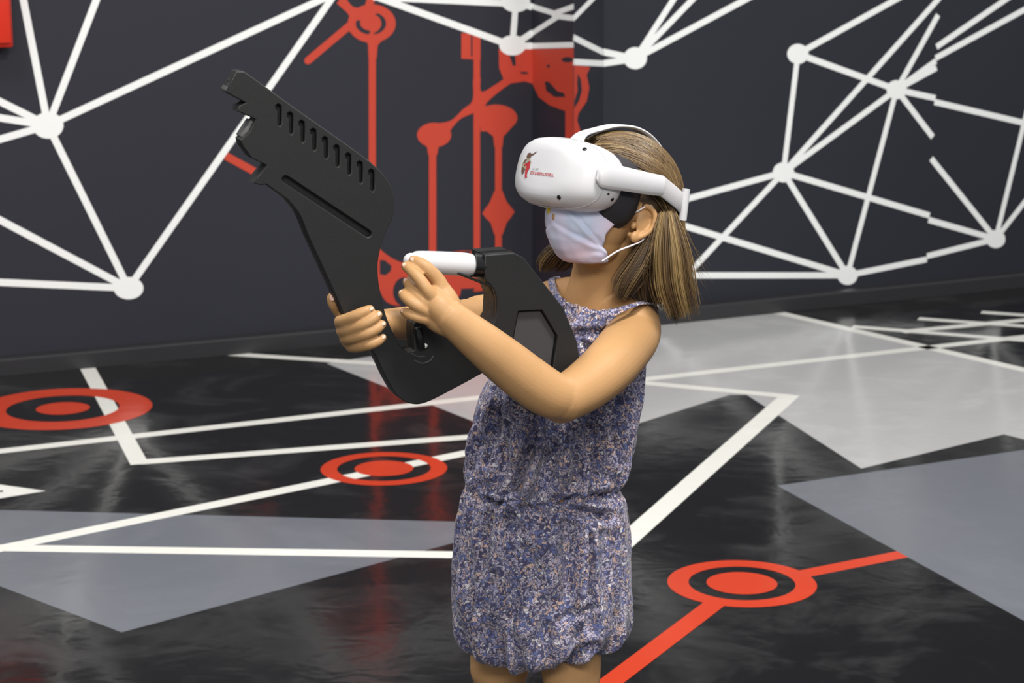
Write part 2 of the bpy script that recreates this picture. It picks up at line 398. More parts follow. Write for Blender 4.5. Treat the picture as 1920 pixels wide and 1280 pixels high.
# ------------------------------------------------------------------ the toy gun stock
GY0, GX0, GYAW = 2.985, W(1000, 620, 2.985).x, R(20)
gd = Vector((math.cos(GYAW), math.sin(GYAW), 0)); gn = Vector((math.sin(GYAW), -math.cos(GYAW), 0))   # along, towards camera
GP = Vector((GX0, GY0, 0))
G = empty('toy_gun', W(860, 720, GY0)); tag(G, 'black plastic gun-shaped controller holder with slotted barrel plate, held by the person', 'toy gun')
def gpt(x, y, off=0.0):
    return on_plane(x, y, GP + gn * off, gn)
def g2(x, y, off=0.0):
    p = gpt(x, y, off) - GP; return (p.dot(gd), p.z)
GM = Matrix(((gd.x, 0, -gn.x * -1, GP.x), (gd.y, 0, gn.y, GP.y), (0, 1, 0, 0), (0, 0, 0, 1)))
def plate(name, outlines, off, thick, bevel, m, parent, ref=None, smooth_pts=False):
    """flat plate in the gun plane with holes; outlines are pixel polygons on the plane at depth ref"""
    cu = bpy.data.curves.new(name, 'CURVE'); cu.dimensions = '2D'; cu.fill_mode = 'BOTH'
    cu.extrude = thick / 2 - bevel; cu.bevel_depth = bevel; cu.bevel_resolution = 2; cu.offset = -bevel
    for o in outlines:
        s = cu.splines.new('POLY'); s.points.add(len(o) - 1); s.use_cyclic_u = True
        for p, (x, y) in zip(s.points, o):
            a, b = g2(x, y, off if ref is None else ref); p.co = (a, b, 0, 1)
    ob = bpy.data.objects.new('tmp', cu); C.objects.link(ob)
    ob.matrix_world = GM @ Matrix.Translation((0, 0, off))
    bpy.context.view_layer.update()
    me = bpy.data.meshes.new_from_object(ob.evaluated_get(bpy.context.evaluated_depsgraph_get()))
    me.transform(ob.matrix_world); bpy.data.objects.remove(ob); me.materials.clear()
    return link(name, me, m, parent, angle=35)
def round_poly(pts, n=5, sharp=()):
    """corner rounding by quadratic arcs"""
    out = []; N = len(pts)
    for i, p in enumerate(pts):
        a = np.array(pts[i - 1], float); b = np.array(p, float); c = np.array(pts[(i + 1) % N], float)
        la, lc = np.linalg.norm(a - b), np.linalg.norm(c - b)
        ra = min(la * 0.45, 14); rc = min(lc * 0.45, 14)
        p0 = b + (a - b) / la * ra; p1 = b + (c - b) / lc * rc
        for k in range(n + 1):
            t = k / n; q = (1 - t) ** 2 * p0 + 2 * t * (1 - t) * b + t * t * p1; out.append((q[0], q[1]))
    return out
M_gun = mat('black_plastic', (32, 32, 33), rough=0.48, spec=0.4, bump=0.12, bscale=900, noise_amt=0.08, nscale=30)
M_gun2 = mat('black_plastic_recess', (62, 62, 64), rough=0.5, spec=0.4)
front = [(441, 133), (422, 171), (434, 179), (460, 192), (447, 197), (442, 208), (456, 213), (478, 223), (466, 246), (450, 262), (454, 274), (470, 296), (499, 309), (484, 327), (473, 342), (485, 346), (498, 345)]
left_edge = [(p[0], p[1]) for p in catmull([(538, 374, 0), (560, 402, 0), (578, 445, 0), (602, 497, 0), (624, 545, 0), (645, 590, 0), (672, 628, 0), (703, 668, 0), (725, 712, 0), (745, 743, 0), (772, 756, 0), (800, 752, 0), (850, 727, 0), (905, 697, 0)], 6)]
bottom = []
low = [(960, 745), (1000, 777), (1030, 778), (1066, 750), (1080, 720), (1086, 690)]
butt_out = [(1080, 640), (1054, 576), (980, 482), (962, 473), (907, 477), (907, 520)]
inner = [(909, 526), (921, 537), (929, 560), (927, 595), (912, 622), (895, 645), (860, 640), (800, 603), (774, 606), (775, 655)]
inner2 = [(762, 659), (750, 648), (738, 628), (724, 596), (714, 560), (708, 525), (707, 492), (713, 460), (723, 434), (735, 405), (738, 380), (732, 350), (716, 325), (692, 302)]
top = [(640, 264), (560, 208), (470, 143), (456, 133)]
def smooth(pts, n=4): return [(p[0], p[1]) for p in catmull([(x, y, 0) for x, y in pts], n)]
outline = front + left_edge + bottom + low + butt_out + smooth(inner, 3) + smooth(inner2, 4) + top
def slot(x0, y0, x1, y1, r, n=6):
    a = math.atan2(y1 - y0, x1 - x0)
    return arc(x0, y0, r, r, math.degrees(a) + 90, math.degrees(a) + 270, n) + arc(x1, y1, r, r, math.degrees(a) - 90, math.degrees(a) + 90, n)
slots = []
for i in range(9):
    t = i / 8; cx = 520 + t * 174; cy = 202 + t * 122
    slots.append([(cx - 4.5, cy - 5), (cx, cy - 8), (cx + 5, cy - 5), (cx + 6, cy + 4), (cx + 6, cy + 30), (cx + 3, cy + 34), (cx - 1, cy + 31), (cx - 1, cy + 5), (cx - 4, cy + 3)])
longslot = slot(534, 335, 688, 437, 6.5)
hexp = [(970, 582), (1014, 580), (1043, 628), (1034, 690), (1000, 700), (958, 640)]
NEAR = 0.017
def clockfix(p): return p
plate('front_plate', [outline] + slots + [longslot, hexp], NEAR - 0.005, 0.010, 0.0016, M_gun, G)
plate('frame', [outline], NEAR - 0.010 - 0.0125, 0.0245, 0.0016, M_gun, G, ref=NEAR - 0.005)
# thick shoulder end with inner wall
butt = [(907, 477), (962, 473), (980, 482), (1054, 576), (1080, 640), (1086, 690), (1075, 740), (1040, 745), (985, 715), (930, 660), (912, 624), (928, 596), (930, 560), (921, 538), (909, 526), (907, 520)]
plate('shoulder_stock', [butt], NEAR - 0.010 - 0.026, 0.050, 0.003, M_gun, G, ref=NEAR - 0.005)
plate('stock_inlay', [[(972, 584), (1012, 582), (1040, 628), (1031, 688), (1000, 697), (961, 640)]], NEAR - 0.0085, 0.002, 0.0005, M_gun2, G)
# second rail lying behind the top edge, muzzle tabs, hole in the muzzle
M_gund = mat('dark_recess', (18, 18, 19), rough=0.7)
bm = bmesh.new()
for (x, y) in ((438, 158),):
    p = gpt(441, 133, 0) * 0.45 + gpt(422, 171, 0) * 0.55
    ellipsoid(bm, Matrix.Translation(p), (0.003, 0.005, 0.006), 16, 10)
link('muzzle_hole', mesh('muzzle_hole', bm), M_gund, G)
M_edge = mat('plastic_edge_grey', (84, 84, 84), rough=0.5)
# muzzle end block
def gbox(name, x0, y0, x1, y1, hpx, off, thick, m, parent=G, bev=0.002):
    a = gpt(x0, y0, off); b = gpt(x1, y1, off); d = (b - a); L_ = d.length; d.normalize(); v = gn.cross(d)
    Mt = Matrix(((d.x, gn.x, v.x, 0), (d.y, gn.y, v.y, 0), (d.z, gn.z, v.z, 0), (0, 0, 0, 1))); Mt.translation = (a + b) / 2
    bm = bmesh.new(); box(bm, Mt, (L_, thick, hpx * MPP(x0, y0, GY0)), bev); bmesh.ops.recalc_face_normals(bm, faces=bm.faces)
    return link(name, mesh(name, bm), m, parent, angle=40)
gbox('muzzle_block', 428, 151, 446, 162, 38, -0.001, 0.034, M_edge)
gbox('muzzle_tab', 448, 203, 462, 209, 13, -0.004, 0.028, M_edge)
gbox('muzzle_tab', 456, 238, 468, 246, 36, -0.004, 0.028, M_edge)
gbox('muzzle_tab', 481, 328, 494, 333, 26, -0.004, 0.028, M_edge)
# clamp collar that takes the controller
def cyl(name, p0, p1, r0, r1, m, parent, seg=40, rings=None):
    bm = bmesh.new(); tube(bm, [(*p0, r0), (*p1, r1)], sides=seg, n=1, round_ends=False); bmesh.ops.recalc_face_normals(bm, faces=bm.faces)
    return link(name, mesh(name, bm), m, parent, angle=40)
M_blk = mat('glossy_black_plastic', (22, 22, 24), rough=0.22)
k = MPP(880, 495, GY0)
cyl('clamp_collar', gpt(886, 496, 0.0), gpt(914, 499, 0.0), 23.5 * k, 22 * k, M_blk, G)
gbox('clamp_lever', 858, 512, 925, 538, 5, 0.014, 0.006, M_blk)
gbox('trigger_guard', 783, 612, 790, 652, 13, 0.021, 0.012, M_blk)
bm = bmesh.new(); ellipsoid(bm, Matrix.Translation(gpt(797, 648, 0.022)), (0.0035, 0.003, 0.0035), 16, 10)
ob = link('button', mesh('button', bm), mat('white_button', (235, 235, 235), rough=0.3), G); ob['label'] = 'small white button'
# scratches / knob at the bottom bend
bm = bmesh.new()
tube(bm, [(*gpt(778, 676, NEAR), 0.0016), (*gpt(792, 681, NEAR), 0.0016), (*gpt(806, 676, NEAR), 0.0016), (*gpt(812, 668, NEAR), 0.0016)], sides=8)
tube(bm, [(*gpt(772, 663, NEAR), 0.0014), (*gpt(783, 668, NEAR), 0.0014), (*gpt(796, 668, NEAR), 0.0014)], sides=8)
link('cable_loop', mesh('cable_loop', bm), M_gun2, G)

# ------------------------------------------------------------------ the white controller in the clamp
M_white = mat('white_plastic', (204, 204, 208), rough=0.32, spec=0.5)
VC = empty('handheld_controller', gpt(825, 495)); tag(VC, 'white rounded handheld controller clamped in the black gun above the hand', 'controller')
def interp_tube(name, pts, m, parent, **kw):
    bm = bmesh.new(); tube(bm, pts, **kw); bmesh.ops.recalc_face_normals(bm, faces=bm.faces); return link(name, mesh(name, bm), m, parent, angle=60)
interp_tube('grip', [(*gpt(771, 489, 0), 15 * k), (*gpt(776, 490, 0), 18.5 * k), (*gpt(790, 491, 0), 20.5 * k), (*gpt(830, 493, 0), 21.5 * k), (*gpt(868, 495, 0), 21.5 * k), (*gpt(884, 496.5, 0), 20 * k), (*gpt(888, 496.5, 0), 17 * k)], M_white, VC, sides=40, n=4, round_ends=True)
interp_tube('trigger', [(*gpt(783, 500, 0), 11 * k), (*gpt(776, 520, 0.0), 10 * k), (*gpt(779, 540, 0.0), 8 * k)], M_white, VC, sides=20)

# ------------------------------------------------------------------ the person
Pn = empty('person', Vector((W(1010, 1050, 3.15).x, 3.15, 0)))
tag(Pn, 'child in a blue floral sleeveless romper, aiming a black toy gun, face masked', 'person')
HY = R(55); HT = R(17); HR = R(2)
hf = Vector((-math.sin(HY) * math.cos(HT), -math.cos(HY) * math.cos(HT), math.sin(HT)))
hl = Vector((math.cos(HY), -math.sin(HY), 0))
hu = hf.cross(hl).normalized()
HM0 = Matrix(((hf.x, hl.x, hu.x, 0), (hf.y, hl.y, hu.y, 0), (hf.z, hl.z, hu.z, 0), (0, 0, 0, 1)))
HM = Matrix.Translation(W(1150, 388, 3.17)) @ HM0 @ Matrix.Rotation(HR, 4, 'X')
def T(x, y, z): return Matrix.Translation((x, y, z))
bm = bmesh.new()
# head
ellipsoid(bm, HM @ T(-0.006, 0, 0.022), (0.088, 0.071, 0.080), 40, 28)
ellipsoid(bm, HM @ T(0.030, 0, -0.020), (0.056, 0.059, 0.062), 36, 24)
ellipsoid(bm, HM @ T(0.026, 0, -0.056), (0.046, 0.046, 0.038), 36, 24)
ellipsoid(bm, HM @ T(0.054, 0, -0.080), (0.017, 0.018, 0.014))
ellipsoid(bm, HM @ T(0.052, 0.030, -0.040), (0.028, 0.026, 0.026)); ellipsoid(bm, HM @ T(0.052, -0.030, -0.040), (0.028, 0.026, 0.026))
tube(bm, [(*(HM @ Vector((0.084, 0, -0.006))), 0.006), (*(HM @ Vector((0.094, 0, -0.028))), 0.008), (*(HM @ Vector((0.098, 0, -0.036))), 0.0095)], sides=16)
for s in (-1, 1):
    ellipsoid(bm, HM @ T(0.091, 0.009 * s, -0.039), (0.008, 0.006, 0.006))
    ellipsoid(bm, HM @ T(0.074, 0.028 * s, -0.004), (0.012, 0.013, 0.011))       # eyes
    # ears: shell, rim and lobe
    e = [(0.008, 0.060, 0.014), (-0.002, 0.074, 0.022), (-0.014, 0.081, 0.014), (-0.017, 0.081, -0.004), (-0.010, 0.077, -0.018), (0.002, 0.071, -0.027), (0.009, 0.063, -0.024)]
    tube(bm, [(*(HM @ Vector((a, b * s, c - 0.014))), 0.0042) for a, b, c in e], sides=12)
    ellipsoid(bm, HM @ T(-0.006, 0.070 * s, -0.015) @ Matrix.Rotation(R(-14 * s), 4, 'Z'), (0.013, 0.0045, 0.020))
    ellipsoid(bm, HM @ T(0.003, 0.070 * s, -0.040), (0.009, 0.0055, 0.009))
    ellipsoid(bm, HM @ T(0.010, 0.068 * s, -0.024), (0.004, 0.005, 0.006))
tube(bm, [(*(HM @ Vector((0.077, 0.018, -0.060))), 0.004), (*(HM @ Vector((0.085, 0, -0.058))), 0.006), (*(HM @ Vector((0.077, -0.018, -0.060))), 0.004)], sides=12)
tube(bm, [(*(HM @ Vector((0.075, 0.014, -0.067))), 0.004), (*(HM @ Vector((0.083, 0, -0.067))), 0.006), (*(HM @ Vector((0.075, -0.014, -0.067))), 0.004)], sides=12)
# neck and torso
ptube(bm, [(1146, 440, 3.175, 62), (1134, 490, 3.185, 57), (1124, 530, 3.19, 56), (1116, 575, 3.195, 64), (1112, 610, 3.20, 78)], sides=32)
BY = R(50); bl = Vector((math.cos(BY), -math.sin(BY), 0)); bf = Vector((-math.sin(BY), -math.cos(BY), 0))
def torso_ring(x, y, Y, hw, hd, n=40):
    c = W(x, y, Y); return [c + bl * (hw * math.cos(t)) + bf * (hd * math.sin(t)) for t in [2 * math.pi * i / n for i in range(n)]]
tor0 = [(1112, 560, 3.20, 0.040, 0.040), (1108, 585, 3.20, 0.085, 0.050), (1104, 612, 3.20, 0.108, 0.060), (1098, 650, 3.20, 0.108, 0.070), (1082, 720, 3.19, 0.106, 0.074), (1060, 800, 3.18, 0.096, 0.070), (1035, 890, 3.17, 0.090, 0.066), (1022, 950, 3.16, 0.100, 0.074), (1012, 1050, 3.16, 0.112, 0.084), (1008, 1110, 3.155, 0.105, 0.08), (1006, 1150, 3.155, 0.06, 0.05)]
def romper_keys():
    return [  # y, xl, xr, Y, depth ratio, fold amp
 (570, 1046, 1186, 3.160, 0.88, .002), (592, 1022, 1196, 3.165, 0.86, .005), (640, 990, 1204, 3.175, 0.84, .008), (700, 930, 1206, 3.175, 0.80, .012),
 (760, 898, 1197, 3.17, 0.78, .015), (830, 880, 1186, 3.165, 0.76, .018), (880, 873, 1176, 3.16, 0.75, .014), (908, 868, 1168, 3.158, 0.74, .008), (918, 866, 1166, 3.157, 0.74, .006),
 (935, 863, 1172, 3.155, 0.74, .010), (980, 856, 1180, 3.155, 0.76, .015), (1050, 851, 1184, 3.155, 0.77, .016), (1120, 850, 1184, 3.155, 0.78, .015), (1170, 853, 1182, 3.155, 0.78, .015),
 (1198, 862, 1172, 3.155, 0.78, .015), (1214, 880, 1150, 3.155, 0.76, .014), (1218, 900, 1128, 3.155, 0.74, .01), (1205, 905, 1115, 3.155, 0.72, .006), (1180, 905, 1115, 3.155, 0.72, .004)]
_rg = [torso_ring(*t) for t in tor0[:2]]
for y, xl, xr, Y, dr, amp in romper_keys()[:14]:
    if y > 1130: break
    cx = (xl + xr) / 2; c = W(cx, y, Y); hw = (xr - xl) / 2 * MPP(cx, y, Y); sh = 0.009 if y < 580 else 0.010 if y < 610 else 0.016 if y < 650 else 0.026 if y < 1060 else 0.04
    _rg.append([c + Vector(((hw - sh) * math.cos(t), -(hw * dr - sh) * math.sin(t), 0)) for t in [2 * math.pi * (i + 5.5 if False else i) / 40 for i in range(40)]])
# line up ring starts: body-axis rings start at bl, cloth rings at +X
_rg[0] = _rg[0][-5:] + _rg[0][:-5]; _rg[1] = _rg[1][-5:] + _rg[1][:-5]
_rg[0] = [_rg[0][-i] for i in range(40)] if (_rg[0][10] - _rg[0][30]).dot(_rg[2][10] - _rg[2][30]) < 0 else _rg[0]
_rg[1] = [_rg[1][-i] for i in range(40)] if (_rg[1][10] - _rg[1][30]).dot(_rg[2][10] - _rg[2][30]) < 0 else _rg[1]
loft(bm, _rg)
# trapezius / shoulders
ptube(bm, [(1120, 560, 3.19, 40), (1160, 588, 3.16, 40), (1193, 612, 3.13, 47)], sides=24)
ptube(bm, [(1105, 555, 3.2, 38), (1055, 560, 3.25, 40), (1015, 575, 3.29, 44)], sides=24)
# near arm (left)
ptube(bm, [(1190, 624, 3.125, 50), (1176, 645, 3.09, 53), (1142, 686, 3.01, 53), (1100, 722, 2.95, 50), (1062, 745, 2.915, 46)], sides=32, flat=0.94)
ptube(bm, [(1058, 744, 2.915, 45), (1030, 738, 2.905, 48), (990, 712, 2.895, 49), (950, 680, 2.885, 47), (906, 645, 2.875, 43), (870, 616, 2.87, 38), (846, 596, 2.868, 35)], sides=32, flat=0.94)
ptube(bm, [(1074, 754, 2.935, 30), (1053, 764, 2.93, 30), (1038, 756, 2.925, 29)], sides=24)
# near hand: palm block
def hand_palm(pts): ptube(bm, pts, sides=24, flat=1.0)
ptube(bm, [(856, 604, 2.868, 31), (838, 589, 2.868, 30), (822, 572, 2.870, 28), (812, 558, 2.874, 22)], sides=24)
ptube(bm, [(850, 606, 2.872, 30), (830, 600, 2.874, 28), (812, 592, 2.878, 24), (800, 582, 2.882, 18)], sides=24)
ptube(bm, [(846, 588, 2.872, 26), (838, 562, 2.878, 22), (830, 545, 2.882, 18)], sides=24)
near_f = [
 [(832, 552, 2.880, 17), (822, 527, 2.882, 14.5), (803, 505, 2.880, 13), (788, 494, 2.882, 12), (776, 488, 2.886, 10)],      # thumb
 [(818, 566, 2.868, 15), (803, 546, 2.862, 12.5), (786, 523, 2.866, 11.8), (772, 508, 2.874, 11), (761, 499, 2.882, 9.5)],      # index
 [(812, 578, 2.868, 14), (794, 563, 2.864, 11.8), (780, 549, 2.870, 11), (769, 537, 2.880, 10), (763, 528, 2.888, 9)],
 [(808, 588, 2.868, 14), (788, 577, 2.860, 11.5), (771, 566, 2.862, 11), (760, 557, 2.868, 10.2), (755, 551, 2.876, 9.5)],
 [(812, 600, 2.872, 13.5), (795, 597, 2.864, 11), (779, 593, 2.862, 10.5), (766, 588, 2.866, 10), (759, 585, 2.872, 9)]]
for f in near_f: ptube(bm, f, sides=18, n=5)
# far arm (right)
ptube(bm, [(1012, 578, 3.29, 42), (985, 583, 3.27, 43), (940, 590, 3.22, 44), (896, 596, 3.165, 42)], sides=28)
ptube(bm, [(900, 598, 3.165, 42), (872, 602, 3.13, 41), (820, 606, 3.06, 37), (765, 606, 3.0, 32), (725, 606, 2.96, 27), (700, 608, 2.945, 25)], sides=28)
# far hand
ptube(bm, [(716, 608, 2.948, 26), (690, 612, 2.942, 30), (668, 612, 2.936, 30), (652, 608, 2.926, 24)], sides=24)
ptube(bm, [(712, 618, 2.945, 26), (690, 628, 2.942, 28), (668, 634, 2.936, 24), (658, 636, 2.925, 20)], sides=24)
far_f = [
 [(656, 602, 2.920, 16), (640, 603, 2.893, 14.5), (642, 602, 2.868, 13.5), (665, 593, 2.850, 13), (684, 584, 2.848, 11.5), (694, 580, 2.852, 9.5)],
 [(656, 616, 2.922, 16), (643, 620, 2.892, 14.5), (650, 619, 2.866, 13.5), (677, 610, 2.847, 13), (698, 599, 2.846, 11.5), (709, 590, 2.852, 9.5)],
 [(660, 630, 2.924, 15), (648, 634, 2.895, 13.5), (656, 634, 2.867, 12.8), (683, 627, 2.847, 12.5), (706, 617, 2.847, 11), (717, 608, 2.853, 9)],
 [(668, 643, 2.926, 15), (658, 648, 2.898, 13), (668, 650, 2.870, 12.5), (690, 646, 2.850, 12), (708, 640, 2.850, 10.5), (717, 633, 2.856, 9)]]
for f in far_f: ptube(bm, [(a, b, c, d * 0.90) for a, b, c, d in f], sides=18, n=5)
ptube(bm, [(668, 606, 2.940, 18), (650, 598, 2.930, 15), (636, 582, 2.915, 13), (627, 568, 2.905, 12.8), (624, 559, 2.902, 11.8)], sides=18)
# legs and feet
def leg(xh, Yh, xk, Yk, xf, Yf, flip):
    hip = W(xh, 1165, Yh); kn = Vector((W(xk, 1300, Yk).x, Yk, 0.33)); an = Vector((W(xf, 1300, Yf).x, Yf, 0.065))
    th = Vector((W(xk, 1250, Yk).x, Yh * 0.6 + Yk * 0.4, W(xk, 1250, Yk).z))
    tube(bm, [(*hip, 0.046), (*th, 0.0470), (*(kn + Vector((0, 0, 0.05))), 0.041), (*kn, 0.038), (*(kn - Vector((0, 0, 0.09))), 0.038), (*(an + Vector((0, 0, 0.10))), 0.028), (*an, 0.024)], sides=28)
    h = Vector((an.x, an.y, 0.028))
    tube(bm, [(*(h - bf * 0.028), 0.024), (*(h + bf * 0.02 + Z * 0.008), 0.031), (*(h + bf * 0.075 - Z * 0.004), 0.026), (*(h + bf * 0.115 - Z * 0.010), 0.017)], sides=24)
    for i in range(5):
        q = h + bf * (0.118 - 0.006 * i) + bl * ((i - 2) * 0.011 * flip) - Z * 0.013
        tube(bm, [(*q, 0.009 - 0.0008 * i), (*(q + bf * 0.022), 0.008 - 0.0008 * i)], sides=12, n=2)
leg(942, 3.19, 937, 3.19, 935, 3.19, -1)
leg(1066, 3.145, 1071, 3.13, 1074, 3.12, 1)
M_skin = mat('skin', (184, 142, 97), rough=0.5, spec=0.35, noise_amt=0.06, nscale=25, sss=0.06, bump=0.1, bscale=500)
body = link('body', mesh('body', bm), M_skin, Pn)
md = body.modifiers.new('r', 'REMESH'); md.mode = 'VOXEL'; md.voxel_size = 0.0018; md.use_smooth_shade = True
md = body.modifiers.new('s', 'SMOOTH'); md.factor = 0.5; md.iterations = 3
# finger nails
M_nail = mat('fingernail', (226, 186, 168), rough=0.25)
def nail(x, y, Y, dx, dy, r=5.5, name='fingernail'):
    p = W(x, y, Y); k = MPP(x, y, Y); d = Vector((dx, 0, -dy)).normalized(); n = (CAM - p).normalized(); n = (n + Vector((-0.25, 0, 0.45))).normalized()
    v = n.cross(d).normalized(); d = v.cross(n)
    b = bmesh.new(); Mt = Matrix(((d.x, v.x, n.x, p.x), (d.y, v.y, n.y, p.y), (d.z, v.z, n.z, p.z), (0, 0, 0, 1)))
    ellipsoid(b, Mt, (r * k * 1.15, r * k * 0.85, 0.0012), 16, 8); link(name, mesh(name, b), M_nail, Pn)
for i, f in enumerate(near_f):
    x, y, Y, r = f[-1]; x0, y0 = f[-2][:2]
    nail(x - 2, y - 2, Y - (r + 0.5) * 0.00074 * 0.75, x - x0, y - y0, 5.2)
for i, f in enumerate(far_f):
    x, y, Y, r = f[-1]; x0, y0 = f[-2][:2]
    nail(x + 1, y - 1, Y - (r + 0.5) * 0.00074 * 0.8, x - x0, y - y0, 5.0)
nail(623, 558, 2.902 - 0.0080, -0.2, -1, 6)

# ------------------------------------------------------------------ romper
def fabric():
    m = bpy.data.materials.new('floral_fabric'); m.use_nodes = True; nt = m.node_tree; N = nt.nodes; L = nt.links
    b = N['Principled BSDF']; b.inputs['Roughness'].default_value = 0.85; b.inputs['Specular IOR Level'].default_value = 0.2; b.inputs['Sheen Weight'].default_value = 0.15
    tc = N.new('ShaderNodeTexCoord')
    nz = N.new('ShaderNodeTexNoise'); nz.inputs['Scale'].default_value = 90; L.new(tc.outputs['Object'], nz.inputs['Vector'])
    ad = N.new('ShaderNodeMix'); ad.data_type = 'RGBA'; ad.blend_type = 'LINEAR_LIGHT'; ad.inputs[0].default_value = 0.010
    L.new(tc.outputs['Object'], ad.inputs[6]); L.new(nz.outputs['Color'], ad.inputs[7])
    v = N.new('ShaderNodeTexVoronoi'); v.inputs['Scale'].default_value = 205; L.new(ad.outputs[2], v.inputs['Vector'])
    sep = N.new('ShaderNodeSeparateColor'); L.new(v.outputs['Color'], sep.inputs[0])
    cr = N.new('ShaderNodeValToRGB'); cr.color_ramp.interpolation = 'CONSTANT'; e = cr.color_ramp.elements
    pal = [(0.0, (72, 72, 104)), (0.11, (160, 156, 180)), (0.34, (98, 108, 156)), (0.48, (176, 166, 180)), (0.68, (192, 166, 158)), (0.80, (130, 128, 160)), (0.92, (206, 202, 208))]
    e[0].position = 0; e[0].color = col(pal[0][1]); e[1].position = pal[1][0]; e[1].color = col(pal[1][1])
    for p, c in pal[2:]:
        q = e.new(p); q.color = col(c)
    L.new(sep.outputs[0], cr.inputs[0])
    # dark outlines between the petals
    v2 = N.new('ShaderNodeTexVoronoi'); v2.feature = 'DISTANCE_TO_EDGE'; v2.inputs['Scale'].default_value = 205; L.new(ad.outputs[2], v2.inputs['Vector'])
    cr2 = N.new('ShaderNodeValToRGB'); cr2.color_ramp.elements[0].position = 0.03; cr2.color_ramp.elements[1].position = 0.16; L.new(v2.outputs['Distance'], cr2.inputs[0])
    mx = N.new('ShaderNodeMix'); mx.data_type = 'RGBA'; mx.inputs[6].default_value = col((66, 62, 84)); L.new(cr2.outputs[0], mx.inputs[0]); L.new(cr.outputs[0], mx.inputs[7])
    L.new(mx.outputs[2], b.inputs['Base Color'])
    return m
M_fab = fabric()
NS, NP = 230, 420
CREASES = [(906, 815, 886, 872, 7, .011), (992, 815, 958, 912, 8, .013), (1021, 815, 998, 905, 6, .010), (1032, 932, 1079, 904, 6, .009), (1066, 924, 1138, 948, 8, .013),
           (908, 920, 960, 916, 6, .012), (918, 935, 905, 990, 6, .008), (1104, 972, 1104, 1088, 3.5, .010), (930, 1040, 908, 1115, 9, .007), (1050, 1214, 1100, 1178, 9, .012),
           (1048, 1124, 1100, 1102, 7, .007), (1118, 780, 1122, 870, 9, .014), (1164, 735, 1158, 850, 9, .011), (1070, 800, 1085, 880, 10, .010), (940, 760, 915, 850, 9, .012),
           (985, 1000, 975, 1110, 14, .007), (1090, 625, 1120, 655, 7, .008), (1075, 610, 1140, 606, 6, .007)]
keys = romper_keys()
K = catmull([np.array(k_) for k_ in keys], 14)
rings = []
for i, q in enumerate(K):
    y, xl, xr, Y, dr, amp = q
    cx = (xl + xr) / 2; c = W(cx, y, Y); hw = (xr - xl) / 2 * MPP(cx, y, Y); s = i / (len(K) - 1)
    ring_ = []
    for j in range(NP):
        t = 2 * math.pi * j / NP
        ex, ey = math.cos(t), math.sin(t)
        # folds
        up_ = max(0, min(1, (y - 600) / 120)) * (1 if y < 915 else 0)
        dist = (y - 915) / 300
        ph = 3.0 * math.sin(y * 0.011)
        n1 = noise.noise(Vector((ex * 2.6 + (y - 915) * 0.0012, ey * 2.6, y * 0.0035)))
        fold = 0.55 * math.sin(13 * t + ph + 2.4 * n1) + 0.45 * math.sin(21 * t - ph * 0.7 + 3 * n1) + 1.1 * n1
        w_ = math.exp(-((y - 916) / 26.0) ** 2)
        fine = 0.35 * w_ * math.sin(52 * t + 5 * n1)
        r = 1 - 0.014 * 0 + 0
        dr_ = amp * (fold * (0.95 if y < 915 else 0.7) + fine)
        # cross fold noise
        dr_ += 0.0045 * noise.noise(Vector((ex * 5, ey * 5, y * 0.03 + ex * 3))) + 0.002 * noise.noise(Vector((ex * 14, ey * 14, y * 0.06)))
        # waist crease
        dr_ -= 0.011 * math.exp(-((y - 916 - 8 * math.sin(t * 3 + 1)) / 9.0) ** 2)
        if ey < 0:
            px = cx + ex * (xr - xl) / 2
            for x0, y0, x1, y1, w_c, dp in CREASES:
                vx, vy = x1 - x0, y1 - y0; tt_ = max(0, min(1, ((px - x0) * vx + (y - y0) * vy) / (vx * vx + vy * vy)))
                d2 = math.hypot(px - x0 - tt_ * vx, y - y0 - tt_ * vy)
                if d2 < 5 * w_c: dr_ += -1.35 * dp * math.exp(-(d2 / w_c) ** 2) + 0.45 * dp * math.exp(-((d2 - 2.1 * w_c) / w_c) ** 2)
        edge = abs(ex)
        R0 = 1 + 0.0
        px_ = ex * (hw + dr_ * (0.35 + 0.65 * (1 - edge ** 4))); py_ = ey * (hw * dr + dr_)
        # bubble hem: lower in front-left, higher right; gathers
        dz = 0
        hem = max(0, (y - 1120) / 100) if i < len(K) - 30 else 1
        dz = (-0.012 * (-ey) * 0 - 0.0022 * math.sin(9 * t + 2 * n1)) * hem * (1 if y > 1120 else 0)
        dz += hem * (-0.010 * math.exp(-((ex + 0.35) / 0.5) ** 2) + 0.012 * max(0, ex)) * (1 if ey < 0 else 0.0)
        if i < 14: dz += 0.0
        ring_.append(c + Vector((px_, py_, dz)))
    rings.append(ring_)
# sweetheart neckline: lift the far side, dip the middle
top = rings[0]
for i in range(0, 22):
    f_ = (1 - i / 22) ** 2
    for j in range(NP):
        t = 2 * math.pi * j / NP; ex, ey = math.cos(t), math.sin(t)
        dz = 0.013 * max(0, -ex) + 0.004 * max(0, ex) * (ey < 0) + 0.0010 * math.sin(26 * t) - 0.012 * max(0, ey)
        rings[i][j] = rings[i][j] + Vector((0, 0, dz * f_))
bm = bmesh.new(); loft(bm, rings, False, False)
bmesh.ops.recalc_face_normals(bm, faces=bm.faces)
romper = link('romper', mesh('romper', bm), M_fab, Pn)
md = romper.modifiers.new('t', 'SOLIDIFY'); md.thickness = 0.0022; md.offset = -1
